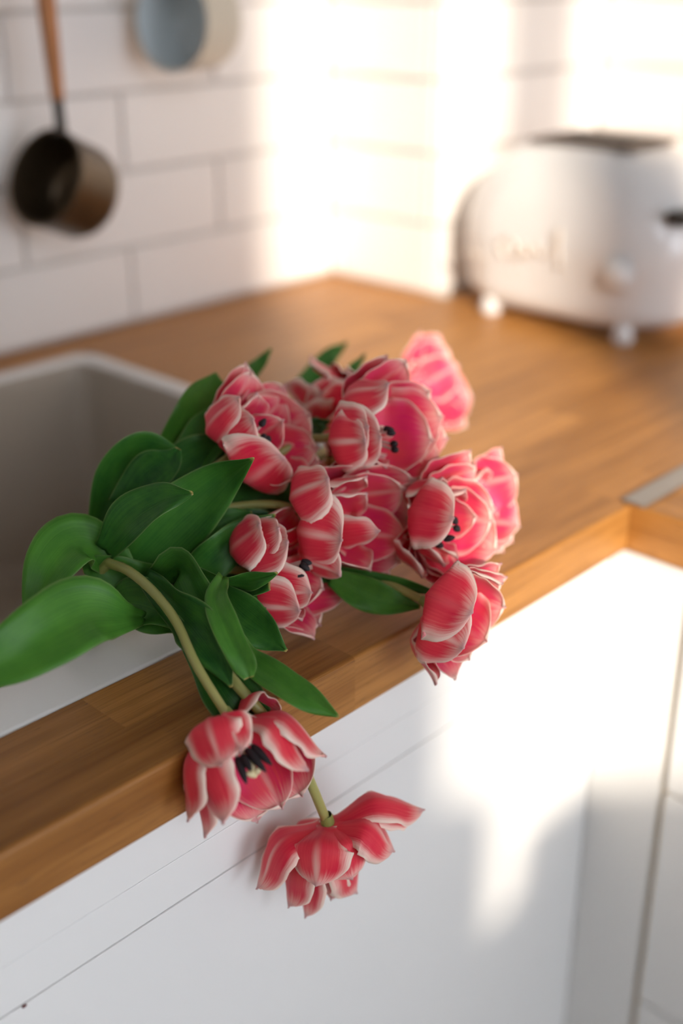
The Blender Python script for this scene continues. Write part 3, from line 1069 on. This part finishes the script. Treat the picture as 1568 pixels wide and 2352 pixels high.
tulip('half hidden tulip at the back turned away between its two neighbours', (788, 945, .835), (712, 880, .838), [
    (709, 823, 4, 34, 9), (655, 880, 0, 36, 9), (758, 838, 10, 40, 10), (712, 886, -10, 30, 5), (792, 846, 12, 40, 10), (690, 945, -6, 38, 10),
    (735, 988, -10, 38, 10), (773, 992, -6, 34, 9), (812, 880, 4, 32, 10), (680, 920, 8, 44, 8), (735, 900, -12, 32, 8)],
    bundle(6) + [(420, 1180, .76), (600, 1100, .80), (720, 1050, .83), (775, 1000, .850)],
    [[(690, 900, .880, 16), (745, 830, .890, 13), (770, 808, .895, 9), (796, 785, .90, 1)],
     [(760, 925, .845, 10), (795, 870, .850, 10), (815, 842, .854, 6), (838, 813, .858, 1)]], None, seed=6)

tulip('tall ruffled tulip at the top showing a glossy pink inside', (800, 1000, .790), (910, 985, .772), [
    (846, 1012, -26, 32, 12), (852, 980, -18, 30, 11), (879, 1003, -16, 34, 9), (898, 886, -14, 36, 12), (892, 818, 6, 30, 13),
    (935, 828, 8, 36, 9), (989, 897, 8, 36, 7), (1018, 957, 10, 46, 8), (994, 1010, 2, 46, 7), (902, 996, -8, 22, 3),
    (1011, 1057, 6, 42, 9), (975, 1096, 0, 38, 10), (1030, 1006, 18, 38, 9), (889, 1070, -10, 22, 6)],
    bundle(7) + [(400, 1180, .75), (560, 1090, .775), (690, 1015, .80), (750, 1006, .798)],
    [[(690, 996, .822, 6), (708, 980, .818, 9), (732, 972, .812, 8), (757, 967, .805, 1)],
     [(695, 1006, .826, 8), (712, 995, .82, 10), (732, 987, .812, 8), (752, 984, .805, 1)]],
    (.020, [(882, 985, -20, 905, 988, -22), (890, 992, -22, 908, 996, -24), (900, 1020, -18, 912, 1019, -22), (902, 1032, -16, 914, 1034, -20)]), seed=7)

tulip('farthest tulip, sunlit and blurred, opening toward the toaster', (935, 905, .895), (1015, 868, .877), [
    (968, 762, 0, 22, 8), (1012, 768, 10, 36, 8), (1053, 839, 10, 34, 7), (1085, 911, 14, 50, 9), (1076, 946, 10, 42, 8), (1073, 976, 4, 36, 9),
    (950, 830, -8, 34, 9), (990, 960, -10, 36, 9), (1000, 1000, 0, 36, 9), (1030, 800, 16, 40, 8)],
    bundle(8) + [(420, 1160, .77), (600, 1060, .82), (760, 985, .865), (850, 950, .89)], [
    [(540, 905, .838, 10), (575, 858, .842, 10), (600, 829, .846, 7), (623, 802, .85, 1)]], None, seed=8)

tulip('wide open tulip at the right with a white-streaked outer petal', (950, 1190, .775), (1066, 1218, .757), [
    (1020, 1103, -10, 32, 12), (1084, 1038, 8, 32, 11), (1070, 1132, -12, 34, 9), (1046, 1193, -36, 37, 11), (978, 1322, -12, 30, 13),
    (1033, 1367, -6, 28, 11), (1051, 1334, -4, 24, 7), (1023, 1296, -12, 34, 7), (1051, 1279, -10, 20, 3), (1141, 1264, 6, 46, 9),
    (1108, 1324, 2, 42, 9), (1094, 1188, -4, 28, 3), (1131, 1198, 4, 42, 7), (1137, 1170, 12, 42, 10), (1095, 1074, 10, 30, 9), (1070, 1369, 2, 32, 10)],
    bundle(9) + [(420, 1260, .72), (600, 1230, .755), (780, 1230, .79), (890, 1205, .79)], [],
    (.020, [(1040, 1190, -22, 1050, 1204, -24), (1044, 1210, -22, 1056, 1220, -24), (1020, 1238, -24, 1044, 1234, -28), (1002, 1248, -20, 1018, 1256, -22)]), seed=9)

tulip('sunlit tulip half hidden behind the rightmost wide open bloom', (1060, 1155, .820), (1150, 1150, .805), [
    (1154, 1030, 6, 24, 8), (1188, 1092, 4, 44, 9), (1180, 1110, 12, 36, 8), (1194, 1207, 6, 40, 9), (1178, 1243, 4, 34, 9), (1158, 1265, 2, 32, 9),
    (1120, 1080, -8, 34, 8), (1110, 1230, -8, 36, 8)],
    bundle(10) + [(420, 1250, .74), (620, 1220, .78), (820, 1210, .82), (960, 1180, .825)], [], None, seed=10)

tulip('tulip hanging over the front edge at the right above the bright cupboard', (988, 1388, .700), (1090, 1440, .690), [
    (1088, 1412, -20, 42, 13), (1070, 1488, -18, 42, 12), (1007, 1570, -4, 28, 12), (1050, 1558, 4, 34, 9), (1154, 1346, 2, 44, 11),
    (1153, 1300, 12, 22, 9), (1164, 1330, 8, 30, 9), (1160, 1398, 6, 46, 8), (1118, 1472, -2, 44, 7), (1081, 1513, 4, 36, 9)],
    bundle(11) + [(430, 1300, .71), (620, 1290, .74), (790, 1308, .752), (900, 1345, .735)],
    [[(760, 1325, .735, 10), (830, 1360, .728, 19), (890, 1380, .724, 16), (965, 1394, .722, 2)],
     [(740, 1318, .745, 10), (840, 1328, .738, 9), (920, 1343, .732, 8), (992, 1360, .725, 3)]], None, seed=11)

tulip('dark shaded tulip pressed underneath the middle of the bunch', (752, 1058, .818), (850, 1090, .800), [
    (790, 1020, -2, 34, 9), (860, 1045, 4, 36, 9), (930, 1115, 6, 40, 9), (900, 1150, 4, 40, 9), (830, 1125, 0, 36, 9), (780, 1100, -6, 34, 9), (945, 1150, 10, 36, 9)],
    bundle(12) + [(400, 1200, .74), (560, 1120, .78), (680, 1075, .81)], [], None, seed=12)

# spare foliage of the bunch, each leaf on the stem of a tulip that is cut short among the leaves
t13 = tulip('leafy tulip stem showing no flower, its broad leaves folding over the sink edge', (470, 1330, .690), (520, 1345, .686), [],
    bundle(13) + [(380, 1322, .69)],
    [[(330, 1418, .645, 6), (285, 1415, .624, 16, 10), (205, 1410, .604, 36, 25), (110, 1455, .586, 36, 10), (10, 1510, .575, 27, 0), (-120, 1560, .57, 12)],
     [(290, 1325, .690, 14), (240, 1270, .672, 24, 12), (175, 1250, .655, 33, 30), (120, 1300, .642, 28, 20), (85, 1375, .636, 16, 5), (70, 1440, .636, 4)],
     [(390, 1350, .670, 24), (320, 1350, .668, 28), (260, 1325, .664, 24), (215, 1305, .660, 14), (190, 1310, .66, 4)],
     [(225, 1205, .745, 12), (265, 1090, .738, 26, 25), (330, 1036, .732, 26, 15), (406, 1040, .726, 6)],
     [(290, 1170, .735, 22), (345, 1095, .724, 26, -20), (390, 1058, .718, 16, -10), (410, 1030, .716, 3)],
     [(450, 1318, .688, 18), (500, 1272, .686, 23, 15), (560, 1222, .690, 16, 10), (632, 1182, .694, 1)],
     [(365, 1345, .662, 18), (412, 1305, .648, 26, 35), (445, 1360, .634, 25, 30), (480, 1430, .624, 17, 10), (502, 1475, .620, 4)],
     [(512, 1325, .632, 6), (497, 1372, .618, 12, 10), (515, 1430, .608, 14, 0), (542, 1490, .602, 13, 0), (562, 1530, .600, 12), (572, 1557, .600, 5)],
     [(505, 1370, .650, 15), (555, 1425, .640, 26, -15), (608, 1460, .636, 18, -10), (658, 1495, .632, 1)],
     [(300, 1385, .672, 14), (350, 1418, .662, 20), (405, 1452, .655, 2)],
     [(255, 1385, .668, 10), (312, 1378, .656, 26, 10), (372, 1402, .645, 22), (412, 1442, .638, 3)],
     [(380, 1180, .775, 40), (440, 1100, .78, 44), (500, 1060, .785, 36), (560, 1030, .79, 10)],
     [(430, 1280, .74, 40), (520, 1200, .76, 44), (600, 1150, .785, 40), (680, 1110, .80, 10)],
     [(460, 1330, .72, 36), (540, 1260, .74, 40), (600, 1230, .75, 30), (650, 1240, .76, 8)]],
    None, seed=13)
